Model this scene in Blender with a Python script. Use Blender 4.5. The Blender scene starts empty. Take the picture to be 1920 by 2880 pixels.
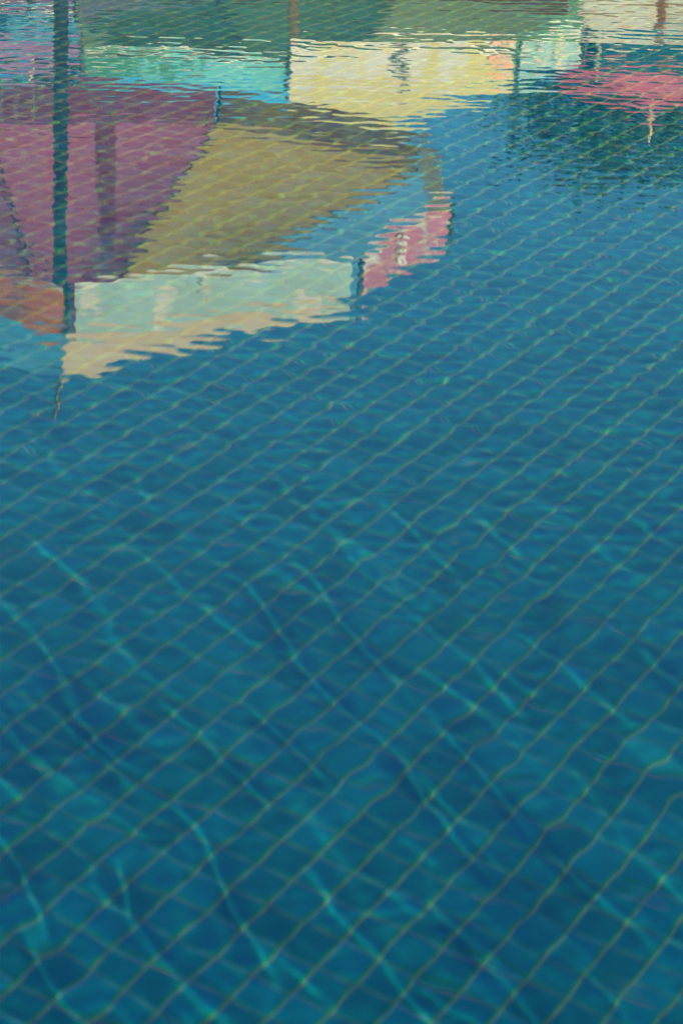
import bpy, bmesh, math, random
import numpy as np
from mathutils import Vector, Matrix

# ------------------------------------------------------------------ camera
sc = bpy.context.scene
col = sc.collection
R = math.radians
cam_d = bpy.data.cameras.new('camera')
cam = bpy.data.objects.new('camera', cam_d)
col.objects.link(cam)
sc.camera = cam
CAM_H = 1.9
cam.location = (0, 0, CAM_H)
cam.rotation_euler = (Matrix.Rotation(R(90 - 21.98), 3, 'X') @ Matrix.Rotation(R(0.95), 3, 'Z')).to_euler()
cam_d.sensor_fit = 'VERTICAL'
cam_d.sensor_height = 36.0
cam_d.lens = 6700 / 2880 * 36
cam_d.clip_start = 0.05
cam_d.clip_end = 500
cam_d.dof.use_dof = True
cam_d.dof.focus_distance = 11.0
cam_d.dof.aperture_fstop = 3.8

# ------------------------------------------------------------------ light
SUN_EL, SUN_AZ = R(35), math.atan2(0.55, -0.83)      # azimuth from +Y, clockwise; the sun is behind and right of the camera
w = bpy.data.worlds.new('World'); sc.world = w; w.use_nodes = True
wn = w.node_tree.nodes; wl = w.node_tree.links
bg = wn['Background']
sky = wn.new('ShaderNodeTexSky'); sky.sky_type = 'NISHITA'; sky.sun_disc = False
sky.sun_elevation = SUN_EL; sky.sun_rotation = SUN_AZ
sky.air_density = 1.0; sky.dust_density = 1.3; sky.ozone_density = 1.5
tint = wn.new('ShaderNodeMix'); tint.data_type = 'RGBA'; tint.blend_type = 'MULTIPLY'
tint.inputs[0].default_value = 1.0; tint.inputs[7].default_value = (0.42, 0.95, 1.0, 1)
wl.new(sky.outputs[0], tint.inputs[6]); wl.new(tint.outputs[2], bg.inputs[0]); bg.inputs[1].default_value = 0.052
sd = bpy.data.lights.new('sun', 'SUN'); sd.energy = 5.0; sd.angle = R(0.4); sd.color = (1.0, 0.93, 0.80)
sun = bpy.data.objects.new('sun', sd); col.objects.link(sun)
to_sun = Vector((math.sin(SUN_AZ) * math.cos(SUN_EL), math.cos(SUN_AZ) * math.cos(SUN_EL), math.sin(SUN_EL)))
sun.rotation_euler = to_sun.to_track_quat('Z', 'Y').to_euler()
sun.location = to_sun * 60
sd.cycles.is_caustics_light = True

sc.view_settings.view_transform = 'Standard'
sc.view_settings.look = 'None'
sc.view_settings.exposure = 1.85
sc.view_settings.gamma = 1
sc.view_settings.use_curve_mapping = False
sc.cycles.max_bounces = 10
sc.cycles.transmission_bounces = 8
sc.cycles.glossy_bounces = 4
sc.cycles.diffuse_bounces = 3
sc.cycles.caustics_refractive = True
sc.cycles.caustics_reflective = False
sc.cycles.sample_clamp_indirect = 12.0
sc.cycles.use_denoising = True

# ------------------------------------------------------------------ helpers
def mesh_obj(name, verts, faces, mat=None, parent=None, smooth=False):
    me = bpy.data.meshes.new(name)
    me.from_pydata([tuple(v) for v in verts], [], faces)
    me.update()
    if smooth:
        me.polygons.foreach_set('use_smooth', [True] * len(me.polygons))
    o = bpy.data.objects.new(name, me); col.objects.link(o)
    if mat: me.materials.append(mat)
    if parent: o.parent = parent
    return o

def tag(o, label, cat, group=None):
    o['label'] = label; o['category'] = cat
    if group: o['group'] = group
    return o

def empty(name, loc):
    o = bpy.data.objects.new(name, None); col.objects.link(o); o.location = loc
    o.empty_display_size = 0.3
    return o

def structure(o):
    o['kind'] = 'structure'; return o

class NT:
    """small node builder"""
    def __init__(s, name):
        s.m = bpy.data.materials.new(name); s.m.use_nodes = True
        s.t = s.m.node_tree; s.t.nodes.clear()
        s.out = s.t.nodes.new('ShaderNodeOutputMaterial')
    def n(s, kind, **kw):
        nd = s.t.nodes.new(kind)
        for k, v in kw.items():
            if k.startswith('i_'):
                nd.inputs[k[2:].replace('_', ' ')].default_value = v
            else: setattr(nd, k, v)
        return nd
    def l(s, a, b): s.t.links.new(a, b)
    def math(s, op, a, b=None, c=None, clamp=False):
        nd = s.t.nodes.new('ShaderNodeMath'); nd.operation = op; nd.use_clamp = clamp
        for i, v in enumerate((a, b, c)):
            if v is None: continue
            if isinstance(v, (int, float)): nd.inputs[i].default_value = v
            else: s.l(v, nd.inputs[i])
        return nd.outputs[0]
    def mix(s, f, a, b):
        nd = s.t.nodes.new('ShaderNodeMix'); nd.data_type = 'RGBA'
        for i, v in ((0, f), (6, a), (7, b)):
            if isinstance(v, (int, float)): nd.inputs[i].default_value = v
            elif isinstance(v, tuple): nd.inputs[i].default_value = (*v, 1)
            else: s.l(v, nd.inputs[i])
        return nd.outputs[2]
    def noise(s, scale, detail=3, vec=None, rough=.5):
        nd = s.n('ShaderNodeTexNoise'); nd.inputs['Scale'].default_value = scale
        nd.inputs['Detail'].default_value = detail; nd.inputs['Roughness'].default_value = rough
        if vec is not None: s.l(vec, nd.inputs['Vector'])
        return nd.outputs['Fac']

def principled(name, c, rough=.6, noise_scale=8, amt=.25, spec=.4, metal=0):
    b = NT(name)
    tc = b.n('ShaderNodeTexCoord')
    f = b.noise(noise_scale, 4, tc.outputs['Object'])
    cc = b.mix(f, tuple(x * (1 - amt) for x in c), tuple(min(1, x * (1 + amt)) for x in c))
    p = b.n('ShaderNodeBsdfPrincipled'); b.l(cc, p.inputs['Base Color'])
    p.inputs['Roughness'].default_value = rough
    p.inputs['Specular IOR Level'].default_value = spec
    p.inputs['Metallic'].default_value = metal
    b.l(p.outputs[0], b.out.inputs[0])
    return b.m

# ------------------------------------------------------------------ pool
POOL_D = 2.47
TILE = 0.11183
AZ = R(-122.63)
PHU, PHV = 0.0930, 0.0866        # grid phase, metres

def tile_material(name, tile_c, grout_c, gw, rot, ph=(0, 0), wall=False):
    b = NT(name)
    geo = b.n('ShaderNodeNewGeometry')
    sep = b.n('ShaderNodeSeparateXYZ'); b.l(geo.outputs['Position'], sep.inputs[0])
    X, Y, Z = sep.outputs
    if wall == 'x': X = Y; Y = Z
    elif wall == 'y': Y = Z
    ca, sa = math.cos(rot), math.sin(rot)
    u = b.math('ADD', b.math('ADD', b.math('MULTIPLY', X, ca), b.math('MULTIPLY', Y, sa)), 100 * TILE - ph[0])
    v = b.math('ADD', b.math('ADD', b.math('MULTIPLY', X, -sa), b.math('MULTIPLY', Y, ca)), 100 * TILE - ph[1])
    us, vs = b.math('DIVIDE', u, TILE), b.math('DIVIDE', v, TILE)
    def line(t, g):
        fr = b.math('FRACT', t)
        d = b.math('ABSOLUTE', b.math('SUBTRACT', fr, .5))       # .5 at the joint
        m = b.n('ShaderNodeMapRange'); b.l(d, m.inputs[0])
        m.inputs[1].default_value = .5 - g / TILE * .5 - .012; m.inputs[2].default_value = .5 - g / TILE * .5 + .012
        return m.outputs[0]
    lm = b.math('MAXIMUM', line(us, gw[0]), line(vs, gw[1]))
    cmb = b.n('ShaderNodeCombineXYZ')
    b.l(b.math('FLOOR', us), cmb.inputs[0]); b.l(b.math('FLOOR', vs), cmb.inputs[1])
    wn_ = b.n('ShaderNodeTexWhiteNoise'); b.l(cmb.outputs[0], wn_.inputs['Vector'])
    tc = b.mix(wn_.outputs['Value'], tuple(x * .78 for x in tile_c), tuple(x * 1.22 for x in tile_c))
    nz = b.noise(3.0, 4, geo.outputs['Position'])
    tc = b.mix(b.math('MULTIPLY', nz, .35), tc, tuple(x * 1.35 for x in tile_c))
    gz = b.noise(25.0, 3, geo.outputs['Position'])
    gc = b.mix(gz, tuple(x * .45 for x in grout_c), tuple(x * 1.5 for x in grout_c))
    # joint colour turns paler and yellower towards the far end
    far_mix = b.n('ShaderNodeMapRange'); b.l(geo.outputs['Position'], sp_in := b.n('ShaderNodeSeparateXYZ').inputs[0])
    b.l(sp_in.node.outputs[1], far_mix.inputs[0]); far_mix.inputs[1].default_value = 6.5; far_mix.inputs[2].default_value = 11.0
    gc = b.mix(far_mix.outputs[0], gc, (.58, .30, .15))
    cc = b.mix(lm, tc, gc)
    p = b.n('ShaderNodeBsdfDiffuse'); b.l(cc, p.inputs['Color'])
    b.l(p.outputs[0], b.out.inputs[0])
    return b.m

TILE_C = (0.0010, 0.061, 0.225)
GROUT_C = (0.165, 0.118, 0.080)
m_floor = tile_material('pool_tiles', TILE_C, GROUT_C, (.0032, .0066), AZ, (PHU, PHV))
m_wallx = tile_material('pool_tiles_side', TILE_C, GROUT_C, (.0066, .0066), 0, (0, 0), 'x')
m_wally = tile_material('pool_tiles_end', TILE_C, GROUT_C, (.0066, .0066), 0, (0, 0), 'y')

PX0, PX1, PY0, PY1 = -9.0, 8.0, 0.9, 14.4
fl = structure(mesh_obj('pool_floor', [(PX0, PY0, -POOL_D), (PX1, PY0, -POOL_D), (PX1, PY1, -POOL_D), (PX0, PY1, -POOL_D)], [(0, 1, 2, 3)], m_floor))
fl.cycles.is_caustics_receiver = True
zt = 0.09
walls = []
for nm, a, bb, mt in (('pool_wall', (PX0, PY0), (PX0, PY1), m_wallx), ('pool_wall', (PX0, PY1), (PX1, PY1), m_wally),
                      ('pool_wall', (PX1, PY1), (PX1, PY0), m_wallx), ('pool_wall', (PX1, PY0), (PX0, PY0), m_wally)):
    o = structure(mesh_obj(nm, [(*a, -POOL_D - .01), (*bb, -POOL_D - .01), (*bb, zt), (*a, zt)], [(0, 1, 2, 3)], mt))
    o.cycles.is_caustics_receiver = True

# water surface: a real rippled sheet
rng = np.random.default_rng(11)
def axis(lo, dlo, dhi, hi, fine, coarse):
    a = np.arange(dlo, dhi, fine)
    nl = max(2, int((dlo - lo) / coarse)); nh = max(2, int((hi - dhi) / coarse))
    return np.concatenate([np.linspace(lo, dlo, nl, endpoint=False), a, np.linspace(dhi, hi, nh)])
gx = axis(PX0, -1.8, 2.9, PX1, .008, .12)
gy = axis(PY0, 2.4, 12.0, PY1, .007, .08)
XX, YY = np.meshgrid(gx, gy)
def smooth(t): t = np.clip(t, 0, 1); return t * t * (3 - 2 * t)
def waves(n, l0, l1, slope, mid, spread, seed):
    """sum of n sines whose total slope is about `slope` (rms)"""
    r = np.random.default_rng(seed); z = np.zeros_like(XX)
    for i in range(n):
        lam = l0 * (l1 / l0) ** r.random(); k = 2 * np.pi / lam
        a = mid + spread * r.standard_normal()
        z += (slope * math.sqrt(2.0 / n) / k) * np.sin(k * (XX * math.cos(a) + YY * math.sin(a)) + r.random() * 6.283)
    return z
near = 1 - smooth((YY - 3.8) / 2.6); far = smooth((YY - 6.5) / 3.0)           # livelier water close to the photographer
def lowfreq(l0, l1, seed, n=9):
    """smooth field of about unit rms, used to bend and gather the wave trains"""
    r = np.random.default_rng(seed); z = np.zeros_like(XX)
    for i in range(n):
        k = 2 * np.pi / (l0 + (l1 - l0) * r.random()); a = r.random() * 6.283
        z += np.sin(k * (XX * math.cos(a) + YY * math.sin(a)) + r.random() * 6.283)
    return z * math.sqrt(2.0 / n)
def crested(lam, ang, slope, seed):
    """a wave train with rounded troughs and sharper crests, which act as lenses for the sun"""
    k = 2 * np.pi / lam
    th = k * (XX * math.cos(ang) + YY * math.sin(ang)) + .75 * lowfreq(.9, 2.4, seed)
    env = np.clip(.70 + .65 * lowfreq(.35, 1.1, seed + 50), .05, 2.2)
    z = sum(c * np.cos(m * th) for m, c in ((1, 1.0), (2, .40), (3, .17), (4, .07)))
    return slope / k * env * z
A = (crested(.22, R(29), .0074, 31) + crested(.31, R(36), .0046, 32) + crested(.17, R(44), .0018, 33)
     + waves(12, .06, .12, .0010, R(50), R(50), 22)) * (.10 + .90 * near)
B = waves(50, .045, .11, .0025, R(80), R(60), 2) * (.62 - .36 * near + .38 * far)
Cc = waves(18, .25, .70, .0014, R(75), R(60), 3)
D_ = waves(40, .055, .13, .0034, R(90), R(22), 4) * (.78 - .54 * near - .02 * far)
ZZ = A + B + Cc + D_ + waves(16, .14, .32, .0016, R(90), R(10), 5) * far
ny, nx = XX.shape
co = np.stack([XX, YY, ZZ], -1).reshape(-1, 3).astype(np.float32)
idx = np.arange(nx * ny).reshape(ny, nx)
q = np.stack([idx[:-1, :-1], idx[:-1, 1:], idx[1:, 1:], idx[1:, :-1]], -1).reshape(-1, 4)
me = bpy.data.meshes.new('pool_water')
me.vertices.add(len(co)); me.vertices.foreach_set('co', co.ravel())
me.loops.add(q.size); me.loops.foreach_set('vertex_index', q.ravel().astype(np.int32))
me.polygons.add(len(q)); me.polygons.foreach_set('loop_start', np.arange(0, q.size, 4, dtype=np.int32))
me.polygons.foreach_set('use_smooth', np.ones(len(q), bool))
me.update(calc_edges=True)
water = bpy.data.objects.new('pool_water', me); col.objects.link(water); structure(water)
WATER_BANDS = [(1.3335, (.16, .68, .16)), (1.3300, (.84, .12, 0)), (1.3372, (0, .20, .84))]
b = NT('water')
# water disperses light: each band of the spectrum has its own index of refraction
prev = None
for ior, c in WATER_BANDS:
    g = b.n('ShaderNodeBsdfGlass'); g.distribution = 'BECKMANN'
    g.inputs['IOR'].default_value = ior; g.inputs['Roughness'].default_value = 0.0
    g.inputs['Color'].default_value = (*c, 1)
    if prev is None: prev = g.outputs[0]
    else:
        ad = b.n('ShaderNodeAddShader'); b.l(prev, ad.inputs[0]); b.l(g.outputs[0], ad.inputs[1]); prev = ad.outputs[0]
b.l(prev, b.out.inputs[0])
me.materials.append(b.m)
water.cycles.is_caustics_caster = True

# ------------------------------------------------------------------ deck round the pool
m_deck = principled('deck_stone', (.42, .38, .32), .8, 3, .2)
m_cope = principled('coping_stone', (.55, .50, .42), .7, 6, .15)
def ring(name, x0, x1, y0, y1, X0, X1, Y0, Y1, z, mat):
    vs = [(x0, y0, z), (x1, y0, z), (x1, y1, z), (x0, y1, z), (X0, Y0, z), (X1, Y0, z), (X1, Y1, z), (X0, Y1, z)]
    fs = [(4, 5, 1, 0), (5, 6, 2, 1), (6, 7, 3, 2), (7, 4, 0, 3)]
    return structure(mesh_obj(name, vs, fs, mat))
def slab_ring(name, x0, x1, y0, y1, wd, z0, z1, mat):
    bm = bmesh.new()
    for (a0, a1, b0, b1) in ((x0 - wd, x1 + wd, y1, y1 + wd), (x0 - wd, x1 + wd, y0 - wd, y0), (x0 - wd, x0, y0, y1), (x1, x1 + wd, y0, y1)):
        r_ = bmesh.ops.create_cube(bm, size=1)
        for v in r_['verts']:
            v.co = ((a0 + a1) / 2 + v.co.x * (a1 - a0), (b0 + b1) / 2 + v.co.y * (b1 - b0), (z0 + z1) / 2 + v.co.z * (z1 - z0))
    m = bpy.data.meshes.new(name); bm.to_mesh(m); bm.free(); m.materials.append(mat)
    o = bpy.data.objects.new(name, m); col.objects.link(o); return structure(o)
slab_ring('pool_coping', PX0, PX1, PY0, PY1, .4, .091, .14, m_cope)
ring('deck', PX0 - .38, PX1 + .38, PY0 - .38, PY1 + .38, -22, 22, -12, 33, .125, m_deck)
m_grass = principled('lawn_grass', (.05, .10, .025), .9, 2, .4)
ring('ground', -21.9, 21.9, -11.9, 32.9, -300, 300, -300, 300, .11, m_grass)

# ------------------------------------------------------------------ patchwork parasols
_fab = {}
def fabric(c, c2=None, key=None, seed=0.0, scale=2.2, glow=.5, cover=.5, grad=None):
    k = (c, c2, seed, scale, glow, cover, grad)
    if k in _fab: return _fab[k]
    b = NT('parasol_fabric')
    tc = b.n('ShaderNodeTexCoord')
    mp = b.n('ShaderNodeMapping'); mp.inputs['Location'].default_value = (seed * 3.1, seed, 0)
    b.l(tc.outputs['Object'], mp.inputs[0])
    f = b.noise(9, 5, mp.outputs[0], .6)
    cc = b.mix(f, tuple(x * .78 for x in c), tuple(min(1, x * 1.2) for x in c))
    if c2:
        f2 = b.noise(scale, 4, mp.outputs[0], .6)
        if grad:          # the second colour gathers towards one end of the cloth
            sp = b.n('ShaderNodeSeparateXYZ'); b.l(tc.outputs['Object'], sp.inputs[0])
            f2 = b.math('ADD', f2, b.math('MULTIPLY', b.math('SUBTRACT', sp.outputs[0], grad[0]), grad[1]))
        mr = b.n('ShaderNodeMapRange'); b.l(f2, mr.inputs[0]); mr.inputs[1].default_value = cover; mr.inputs[2].default_value = cover + .05
        cc = b.mix(mr.outputs[0], cc, c2)
    d = b.n('ShaderNodeBsdfDiffuse'); t = b.n('ShaderNodeBsdfTranslucent'); ms = b.n('ShaderNodeMixShader')
    b.l(cc, d.inputs[0]); b.l(cc, t.inputs[0]); ms.inputs[0].default_value = glow
    b.l(d.outputs[0], ms.inputs[1]); b.l(t.outputs[0], ms.inputs[2]); b.l(ms.outputs[0], b.out.inputs[0])
    _fab[k] = b.m
    return b.m

m_pole = principled('weathered_pole', (.07, .055, .04), .5, 7, .75)
m_pole2 = principled('varnished_pole', (.45, .26, .08), .45, 14, .3)
m_cord = principled('dark_cord', (.03, .06, .06), .8, 30, .4)
m_rib = principled('rib_metal', (.12, .12, .11), .5, 14, .2)
m_brass = principled('brass_finial', (.36, .29, .15), .45, 10, .2, .5, .5)
m_bronze = principled('dark_bronze', (.10, .09, .06), .4, 10, .4, .5, .4)
m_base = principled('base_concrete', (.35, .33, .30), .9, 10, .2)

def tube(name, p0, p1, r0, r1, mat, parent, seg=16, rings=1):
    p0, p1 = Vector(p0), Vector(p1); d = (p1 - p0)
    qn = d.to_track_quat('Z', 'Y')
    vs, fs = [], []
    for i in range(rings + 1):
        t = i / rings; r_ = r0 + (r1 - r0) * t
        for k in range(seg):
            a = 2 * math.pi * k / seg
            vs.append(p0 + d * t + qn @ Vector((math.cos(a) * r_, math.sin(a) * r_, 0)))
    for i in range(rings):
        for k in range(seg):
            fs.append((i * seg + k, i * seg + (k + 1) % seg, (i + 1) * seg + (k + 1) % seg, (i + 1) * seg + k))
    fs.append(tuple(range(seg))[::-1]); fs.append(tuple(range(rings * seg, rings * seg + seg)))
    return mesh_obj(name, vs, fs, mat, parent, True)

def lathe(name, prof, c, mat, parent, seg=20):
    vs, fs = [], []
    for (r_, z) in prof:
        for k in range(seg):
            a = 2 * math.pi * k / seg
            vs.append((c[0] + r_ * math.cos(a), c[1] + r_ * math.sin(a), c[2] + z))
    for i in range(len(prof) - 1):
        for k in range(seg):
            fs.append((i * seg + k, i * seg + (k + 1) % seg, (i + 1) * seg + (k + 1) % seg, (i + 1) * seg + k))
    return mesh_obj(name, vs, fs, mat, parent, True)

def parasol(loc, apex, rim, rz, val_h, panels, valances, poles, label, pole_r=.042, finial_h=.25, emblems=(), shade_band=None, gaps=(1,)):
    """rim: eight (x, y) corners, world; the parasol leans from loc to apex"""
    rnd = random.Random(int(abs(loc[0]) * 100) + 5)
    root = empty('patchwork_parasol', (loc[0], loc[1], loc[2]))
    tag(root, label, 'parasol', 'patchwork parasols on the deck beyond the pool')
    O = Vector(loc)
    A_ = Vector(apex) - O
    n = len(rim)
    C = [Vector((x, y, rz + (z if z else 0))) - O for x, y, z in rim]
    for i in range(n):
        a, c = C[i], C[(i + 1) % n]
        # canopy panel: a triangle apex-a-c that sags a little
        N, vs, fs = 12, [], []
        def P(s, t):           # s 0 apex .. 1 rim, t 0..1 across
            e = a.lerp(c, t); p = A_.lerp(e, s)
            p.z += -0.03 * math.sin(math.pi * s) - 0.05 * math.sin(math.pi * s) * math.sin(math.pi * t) - 0.035 * math.sin(math.pi * t) * s * (1 if s < 1 else .8)
            return p
        for j in range(N + 1):
            for k in range(N + 1): vs.append(P(j / N, k / N))
        for j in range(N):
            for k in range(N):
                q0 = j * (N + 1) + k
                if j == 0: fs.append((0 * (N + 1) + k, (j + 1) * (N + 1) + k, (j + 1) * (N + 1) + k + 1))
                else: fs.append((q0, q0 + N + 1, q0 + N + 2, q0 + 1))
        mesh_obj('canopy_panel', vs, fs, panels[i], root, True)
        # valance strip with a slack lower hem
        M, L, vs, fs = 30, 5, [], []
        out = (c - a).cross(Vector((0, 0, 1))).normalized()
        ph = rnd.random() * 6
        vh = val_h[i] if isinstance(val_h, (list, tuple)) else val_h
        for j in range(L + 1):
            for k in range(M + 1):
                t = k / M; s = j / L
                gap = .022 if i in gaps else .005
                tt = gap + (1 - 2 * gap) * t
                top = P(1, tt)
                p = top + Vector((0, 0, -(vh * s) - .012 * math.sin(t * 11 + ph) * s - .02 * s * math.sin(math.pi * t)))
                p += out * (.02 * s * math.sin(t * 15 + ph) + .02 * s + .004)
                vs.append(p)
        for j in range(L):
            for k in range(M):
                q0 = j * (M + 1) + k; fs.append((q0, q0 + 1, q0 + M + 2, q0 + M + 1))
        vo = mesh_obj('valance_panel', vs, fs, valances[i], root, True)
        # hem: rolled edge along the bottom
        hv, hf = [], []
        for k in range(M + 1):
            b0 = vs[L * (M + 1) + k]
            hv += [b0 + out * .006, b0 + out * .006 + Vector((0, 0, .022)), b0 - out * .006 + Vector((0, 0, .022)), b0 - out * .006]
        for k in range(M):
            for m_ in range(4):
                hf.append((4 * k + m_, 4 * (k + 1) + m_, 4 * (k + 1) + (m_ + 1) % 4, 4 * k + (m_ + 1) % 4))
        mesh_obj('hem', hv, hf, fabric((.75, .68, .48), glow=.2), vo)
        for (ei, kind, t, dz, size, em) in emblems:
            if ei == i:
                c0 = P(1, t) + Vector((0, 0, dz)) + out * (.05 if kind[0] != '-' else -.03)
                emblem(kind.strip('-'), c0, (c - a).normalized(), size, em, vo)
        if shade_band and shade_band[0] == i:      # added strip under the panel, standing in for the pole's shadow
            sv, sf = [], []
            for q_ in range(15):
                s_ = shade_band[2] + (shade_band[3] - shade_band[2]) * q_ / 14
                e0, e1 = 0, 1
                t_ = min(np.linspace(0, 1, 200), key=lambda tt: abs((P(s_, tt).x + O.x) - shade_band[1] * (P(s_, tt).y + O.y)))
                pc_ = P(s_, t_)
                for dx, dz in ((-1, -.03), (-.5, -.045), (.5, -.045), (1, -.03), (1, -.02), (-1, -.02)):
                    sv.append(pc_ + Vector((dx * shade_band[4] * (.55 + .45 * q_ / 14), 0, dz)))
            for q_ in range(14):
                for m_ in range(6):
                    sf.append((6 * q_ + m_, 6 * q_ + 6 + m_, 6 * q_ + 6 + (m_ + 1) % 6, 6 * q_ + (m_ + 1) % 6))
            mesh_obj('pole_shade_strip', sv, sf, shade_band[5], root, True)
        rb = tube('rib', A_ + Vector((0, 0, -.07)), a + Vector((0, 0, -.02)), .011, .009, m_rib, root, 8)
        mid = A_.lerp(a, .55) + Vector((0, 0, -.07))
        tube('stay', Vector((A_.x, A_.y, A_.z - .62)) * 1.0, mid, .008, .008, m_rib, root, 8)
        vhc = val_h[i] if isinstance(val_h, (list, tuple)) else val_h
        co_ = (a - A_); co_.z = 0; co_.normalize()
        tube('corner_cord', a + co_ * .03 + Vector((0, 0, -.02)), a + co_ * .045 + Vector((0, 0, -vhc - .01)), .017, .014, m_cord, root, 8)
        # corner pocket and tip where the rib leaves the cloth
        tube('rib_tip', a + Vector((0, 0, -.03)), a + Vector((0, 0, -.03)) + (a - A_).normalized() * .035, .016, .012, poles[1], rb, 10)
    tube('pole', (0, 0, .03), A_ + Vector((0, 0, -.02)), pole_r, pole_r * .9, poles[0], root, 20, 12)
    lathe('hub', [(pole_r, -.1), (pole_r + .035, -.08), (pole_r + .035, 0), (pole_r, .02)], (A_.x, A_.y, A_.z - .55), m_rib, root)
    f = finial_h
    lathe('finial', [(.05, -.04), (.045, 0), (.016, .03), (.014, .25 * f), (.028, .38 * f), (.030, .5 * f), (.014, .62 * f), (.010, .8 * f), (.013, .9 * f), (0.001, f)], A_, poles[1], root)
    lathe('base', [(0.0, 0), (.36, 0), (.36, .06), (.33, .10), (.09, .12), (.07, .32), (pole_r, .33)], (0, 0, 0), m_base, root, 28)
    return root

def emblem(kind, c, u, size, mat, parent):
    """flat marks sewn on the valances"""
    z = Vector((0, 0, 1)); nrm = u.cross(z).normalized()
    vs, fs = [], []
    def quad(pts):
        b0 = len(vs)
        for (x, y) in pts: vs.append(c + u * x * size + z * y * size)
        fs.append(tuple(range(b0, b0 + len(pts))))
    def stroke(pts, wd):
        for (x0, y0), (x1, y1) in zip(pts[:-1], pts[1:]):
            dx, dy = x1 - x0, y1 - y0; L = math.hypot(dx, dy) or 1; px, py = -dy / L * wd, dx / L * wd
            quad([(x0 + px, y0 + py), (x0 - px, y0 - py), (x1 - px, y1 - py), (x1 + px, y1 + py)])
    if kind == 'flower':
        for k in range(7):
            a = k * 2 * math.pi / 7
            pts = [(.33 * math.cos(a) + .16 * math.cos(q_), .33 * math.sin(a) + .16 * math.sin(q_)) for q_ in np.linspace(0, 2 * math.pi, 10)[:-1]]
            quad(pts)
    elif kind == 'ring':
        stroke([(.42 * math.cos(q_), .42 * math.sin(q_)) for q_ in np.linspace(0, 2 * math.pi, 20)], .07)
        stroke([(-.2, -.1), (0, .2), (.2, -.1)], .05)
    elif kind == 'frame':
        stroke([(-.6, -.4), (.6, -.4), (.6, .4), (-.6, .4), (-.6, -.4)], .04)
        stroke([(0, .25), (.15, 0), (0, -.25)], .09)
    elif kind == 'curl':
        stroke([(.1 + .25 * math.sin(q_ * 1.7), .5 - q_ / 4.5) for q_ in np.linspace(0, 4.5, 14)], .06)
    o = mesh_obj('emblem', vs, fs, mat, parent)
    return o

# fabric colours
CREAM = (.95, .68, .36); PALEGREEN = (.48, .66, .50); ROSE = (.74, .26, .30); MAGENTA = (.98, .22, .32); OLIVE = (.62, .43, .08)
SKYBLUE = (.12, .42, .58); ORANGE = (.62, .16, .03); TURQ = (.22, .62, .52); KHAKI = (.66, .56, .20); GREEN = (.15, .30, .15)
DTEAL = (.02, .11, .13); BROWN = (.30, .15, .06); RED = (.52, .13, .17); WHITE = (.66, .61, .46); LILAC = (.42, .30, .42)
ORNG2 = (.85, .34, .16)
F = fabric

P1_rim = [(-1.54, 12.73, 0), (.06, 13.40, 0), (.63, 14.66, 0), (.51, 16.71, 0), (-1.0, 18.02, 0), (-2.75, 17.9, 0), (-4.05, 16.2, 0), (-3.6, 13.75, 0)]
P1_pan = [F(CREAM, (.86, .60, .26), seed=2, scale=1.6), F(SKYBLUE), F((.14, .36, .50)), F(OLIVE), F(MAGENTA), F(MAGENTA, glow=.75), F(MAGENTA, glow=.75), F(SKYBLUE)]
P1_val = [F(PALEGREEN, (.84, .78, .58), seed=1, scale=5, cover=.60), F(ROSE, (.82, .68, .52), seed=4, scale=6, cover=.54), F((.30, .28, .14)), F((.46, .24, .10), OLIVE, seed=3, scale=3),
          F((.80, .16, .30), (.62, .48, .26), seed=6, scale=7, cover=.56), F(MAGENTA), F(ORANGE), F((.80, .22, .05), (.45, .16, .08), seed=5, scale=5, cover=.56)]
m_mark = F((.85, .78, .58), glow=.1); m_dark = F((.05, .07, .06), glow=.05); m_gold = F((.7, .5, .2), glow=.1)
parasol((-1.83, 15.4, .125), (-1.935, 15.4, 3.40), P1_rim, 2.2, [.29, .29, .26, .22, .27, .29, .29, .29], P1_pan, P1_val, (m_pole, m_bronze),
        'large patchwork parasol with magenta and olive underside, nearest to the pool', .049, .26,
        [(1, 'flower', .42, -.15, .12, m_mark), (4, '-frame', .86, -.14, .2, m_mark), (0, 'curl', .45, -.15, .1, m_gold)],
        gaps=(0, 1), shade_band=(4, -.103, .42, .97, .085, F((.82, .26, .42), glow=.6)))

P2_rim = [(-.49, 19.36, 0), (1.37, 19.69, 0), (2.0, 20.6, 0), (2.1, 23.1, 0), (.5, 24.2, 0), (-1.35, 23.8, 0), (-2.5, 22.2, 0), (-2.18, 19.65, 0)]
P2_pan = [F(KHAKI), F(SKYBLUE), F(GREEN), F((.24, .30, .12)), F((.20,.34,.16)), F((.17, .30, .16)), F((.22, .32, .15)), F((.08, .44, .66))]
P2_val = [F(WHITE, KHAKI, seed=8, scale=4, cover=.52), F((.34, .52, .40), WHITE, seed=9, scale=4), F(GREEN), F((.35, .14, .06), seed=3), F((.33, .13, .06)), F((.5, .45, .5)), F(GREEN),
          F(TURQ, (.10, .30, .16), seed=2, scale=7, cover=.53, grad=(-.75, -.30))]
parasol((.0 - .6, 21.75, .125), (-.45, 21.75, 3.44), P2_rim, 2.2, [.33, .31, .3, .3, .3, .3, .3, .23], P2_pan, P2_val, (m_pole2, m_brass),
        'patchwork parasol with a dark green underside, khaki panel and cream and turquoise valance', .05, .25,
        [(0, 'curl', .47, -.17, .3, m_dark), (0, 'ring', .93, -.2, .2, F(ORNG2, glow=.2)), (1, 'curl', .55, -.17, .24, m_gold), (1, 'flower', .28, -.15, .1, F(ORNG2, glow=.2))])

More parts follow.
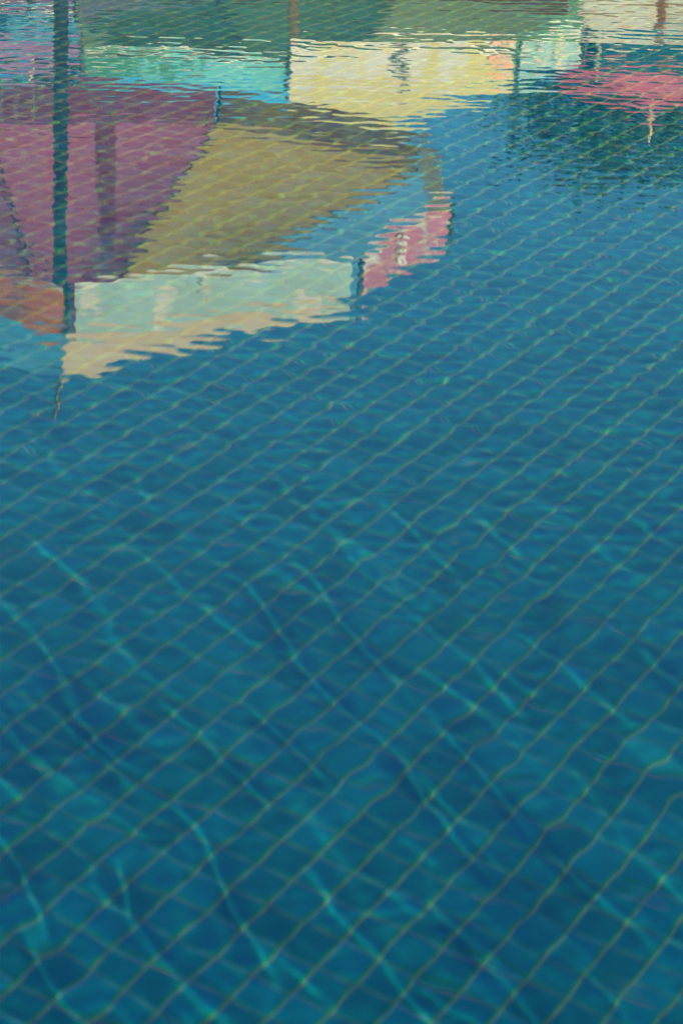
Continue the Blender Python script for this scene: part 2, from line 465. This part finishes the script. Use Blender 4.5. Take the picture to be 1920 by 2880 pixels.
def octagon(cx, cy, r_, ph):
    return [(cx + r_ * math.cos(ph + k * math.pi / 4), cy + r_ * math.sin(ph + k * math.pi / 4), 0) for k in range(8)]
P4_pan = [F(RED, (.75, .30, .14), seed=5, scale=5, cover=.6)] * 4 + [F(WHITE)] * 4
parasol((3.60, 27.0, .125), (3.46, 27.0, 4.03), octagon(3.46, 27.0, 2.3, R(-112.5 - 45)), 3.15, .36,
        [F(RED), F(RED, (.8, .32, .14), seed=5, scale=6, cover=.6), F(RED), F(MAGENTA), F((.95, .80, .50), glow=.7), F((.96, .84, .56), (.95, .60, .22), seed=3, scale=5, glow=.7, cover=.58), F((.9, .85, .55), glow=.7), F((.95, .80, .50), glow=.7)],
        [F(DTEAL), F(DTEAL, BROWN, seed=7, scale=5, cover=.6), F(BROWN), F(BROWN), F(CREAM), F(CREAM), F((.95, .62, .25)), F(CREAM)], (m_pole2, m_brass),
        'tall patchwork parasol with red top, dark teal valance and cream underside', .06, .35, [(1, 'ring', .62, -.2, .34, F((.6, .42, .26), glow=.2))])
parasol((-3.7, 28.4, .125), (-3.8, 28.4, 3.98), octagon(-3.8, 28.4, 2.2, R(-112.5 - 45)), 3.2, .35,
        [F((.30, .16, .26))] * 8, [F((.10, .30, .36), (.02, .08, .12), seed=7, scale=5)] * 3 + [F(WHITE)] * 2 + [F(ORNG2)] * 3, (m_pole, m_brass),
        'tall plum coloured parasol in front of the trees, farthest to the left', .05, .3)

# ------------------------------------------------------------------ trees beyond the deck
m_bark = principled('bark', (.12, .08, .05), .9, 12, .35)
def leaf_mat(c):
    b = NT('leaves')
    oi = b.n('ShaderNodeNewGeometry')
    cc = b.mix(oi.outputs['Random Per Island'], tuple(x * .55 for x in c), tuple(x * 1.5 for x in c))
    d = b.n('ShaderNodeBsdfDiffuse'); t = b.n('ShaderNodeBsdfTranslucent'); ms = b.n('ShaderNodeMixShader')
    b.l(cc, d.inputs[0]); b.l(cc, t.inputs[0]); ms.inputs[0].default_value = .3
    b.l(d.outputs[0], ms.inputs[1]); b.l(t.outputs[0], ms.inputs[2]); b.l(ms.outputs[0], b.out.inputs[0])
    return b.m
leafA = leaf_mat((.035, .075, .03)); leafB = leaf_mat((.03, .085, .045))
def tree(x, y, h, r_, label, mat, seed, nleaf=6500, leaf=.13, low=.38):
    rnd = random.Random(seed); nr = np.random.default_rng(seed)
    root = empty('broadleaf_tree', (x, y, .1)); tag(root, label, 'tree', 'trees beyond the deck')
    vs, fs = [], []
    def limb(p, d, L, r0, depth):
        segs = 5; seg = 8; b0 = len(vs)
        pts = [p.copy()]
        for i in range(segs):
            d = (d + Vector((rnd.uniform(-.18, .18), rnd.uniform(-.18, .18), rnd.uniform(-.02, .12)))).normalized()
            pts.append(pts[-1] + d * L / segs)
        for i, pt in enumerate(pts):
            rr = r0 * (1 - .6 * i / segs); qn = d.to_track_quat('Z', 'Y')
            for k in range(seg):
                a = 2 * math.pi * k / seg; vs.append(pt + qn @ Vector((math.cos(a) * rr, math.sin(a) * rr, 0)))
        for i in range(segs):
            for k in range(seg):
                fs.append((b0 + i * seg + k, b0 + i * seg + (k + 1) % seg, b0 + (i + 1) * seg + (k + 1) % seg, b0 + (i + 1) * seg + k))
        tips.append(pts[-1])
        if depth > 0:
            for _ in range(4):
                a = rnd.random() * 6.283
                nd = (d + Vector((math.cos(a), math.sin(a), rnd.uniform(-.1, .6))) * .9).normalized()
                limb(pts[rnd.randint(2, segs)], nd, L * rnd.uniform(.55, .8), r0 * .5, depth - 1)
    tips = []
    limb(Vector((0, 0, 0)), Vector((0, 0, 1)), h * .48, h * .028, 2)
    mesh_obj('trunk', vs, fs, m_bark, root, True)
    # leaf clumps round the limb ends
    cl = [t_ for t_ in tips if t_.z > h * low]
    while len(cl) < 42:
        a = rnd.random() * 6.283; rr = r_ * math.sqrt(rnd.random()); zz = rnd.random()
        cl.append(Vector((math.cos(a) * rr * (1 - .35 * zz), math.sin(a) * rr * (1 - .35 * zz), h * (low + (.94 - low) * zz))))
    N = nleaf
    ci = nr.integers(0, len(cl), N); ctr = np.array([tuple(c_) for c_ in cl])[ci]
    off = nr.standard_normal((N, 3)) * (r_ * .19, r_ * .19, h * .055)
    pc = ctr + off; pc[:, 2] = np.minimum(pc[:, 2], h * 1.0)
    d1 = nr.standard_normal((N, 3)); d1 /= np.linalg.norm(d1, axis=1)[:, None]
    d2 = np.cross(d1, nr.standard_normal((N, 3))); d2 /= np.linalg.norm(d2, axis=1)[:, None]
    sz = (leaf * (.6 + .8 * nr.random(N)))[:, None]
    V = np.stack([pc - d1 * sz, pc + d2 * sz * .4, pc + d1 * sz, pc - d2 * sz * .4], 1).reshape(-1, 3)
    Fq = np.arange(4 * N).reshape(N, 4)
    mesh_obj('crown', V.tolist(), Fq.tolist(), mat, root)
    return root
tree(4.1, 34.5, 6.6, 2.0, 'tall dark tree rising behind the red and teal parasol', leafA, 3, 3000, .10, low=.72)
tree(7.2, 35.5, 6.6, 2.4, 'dense tree at the right end of the row beyond the deck', leafB, 4, 3600, .10, .5)
tree(-4.8, 35.0, 5.4, 2.5, 'low dark tree behind the plum coloured parasol', leafA, 5)
tree(-.6, 37.5, 5.2, 2.6, 'tree in the middle of the row behind the green parasol', leafB, 6)
tree(-8.6, 36.5, 6.4, 2.6, 'tree at the left end of the row beyond the deck', leafB, 7)
tree(9.8, 36.0, 6.0, 2.6, 'far right tree standing apart from the row', leafA, 8)
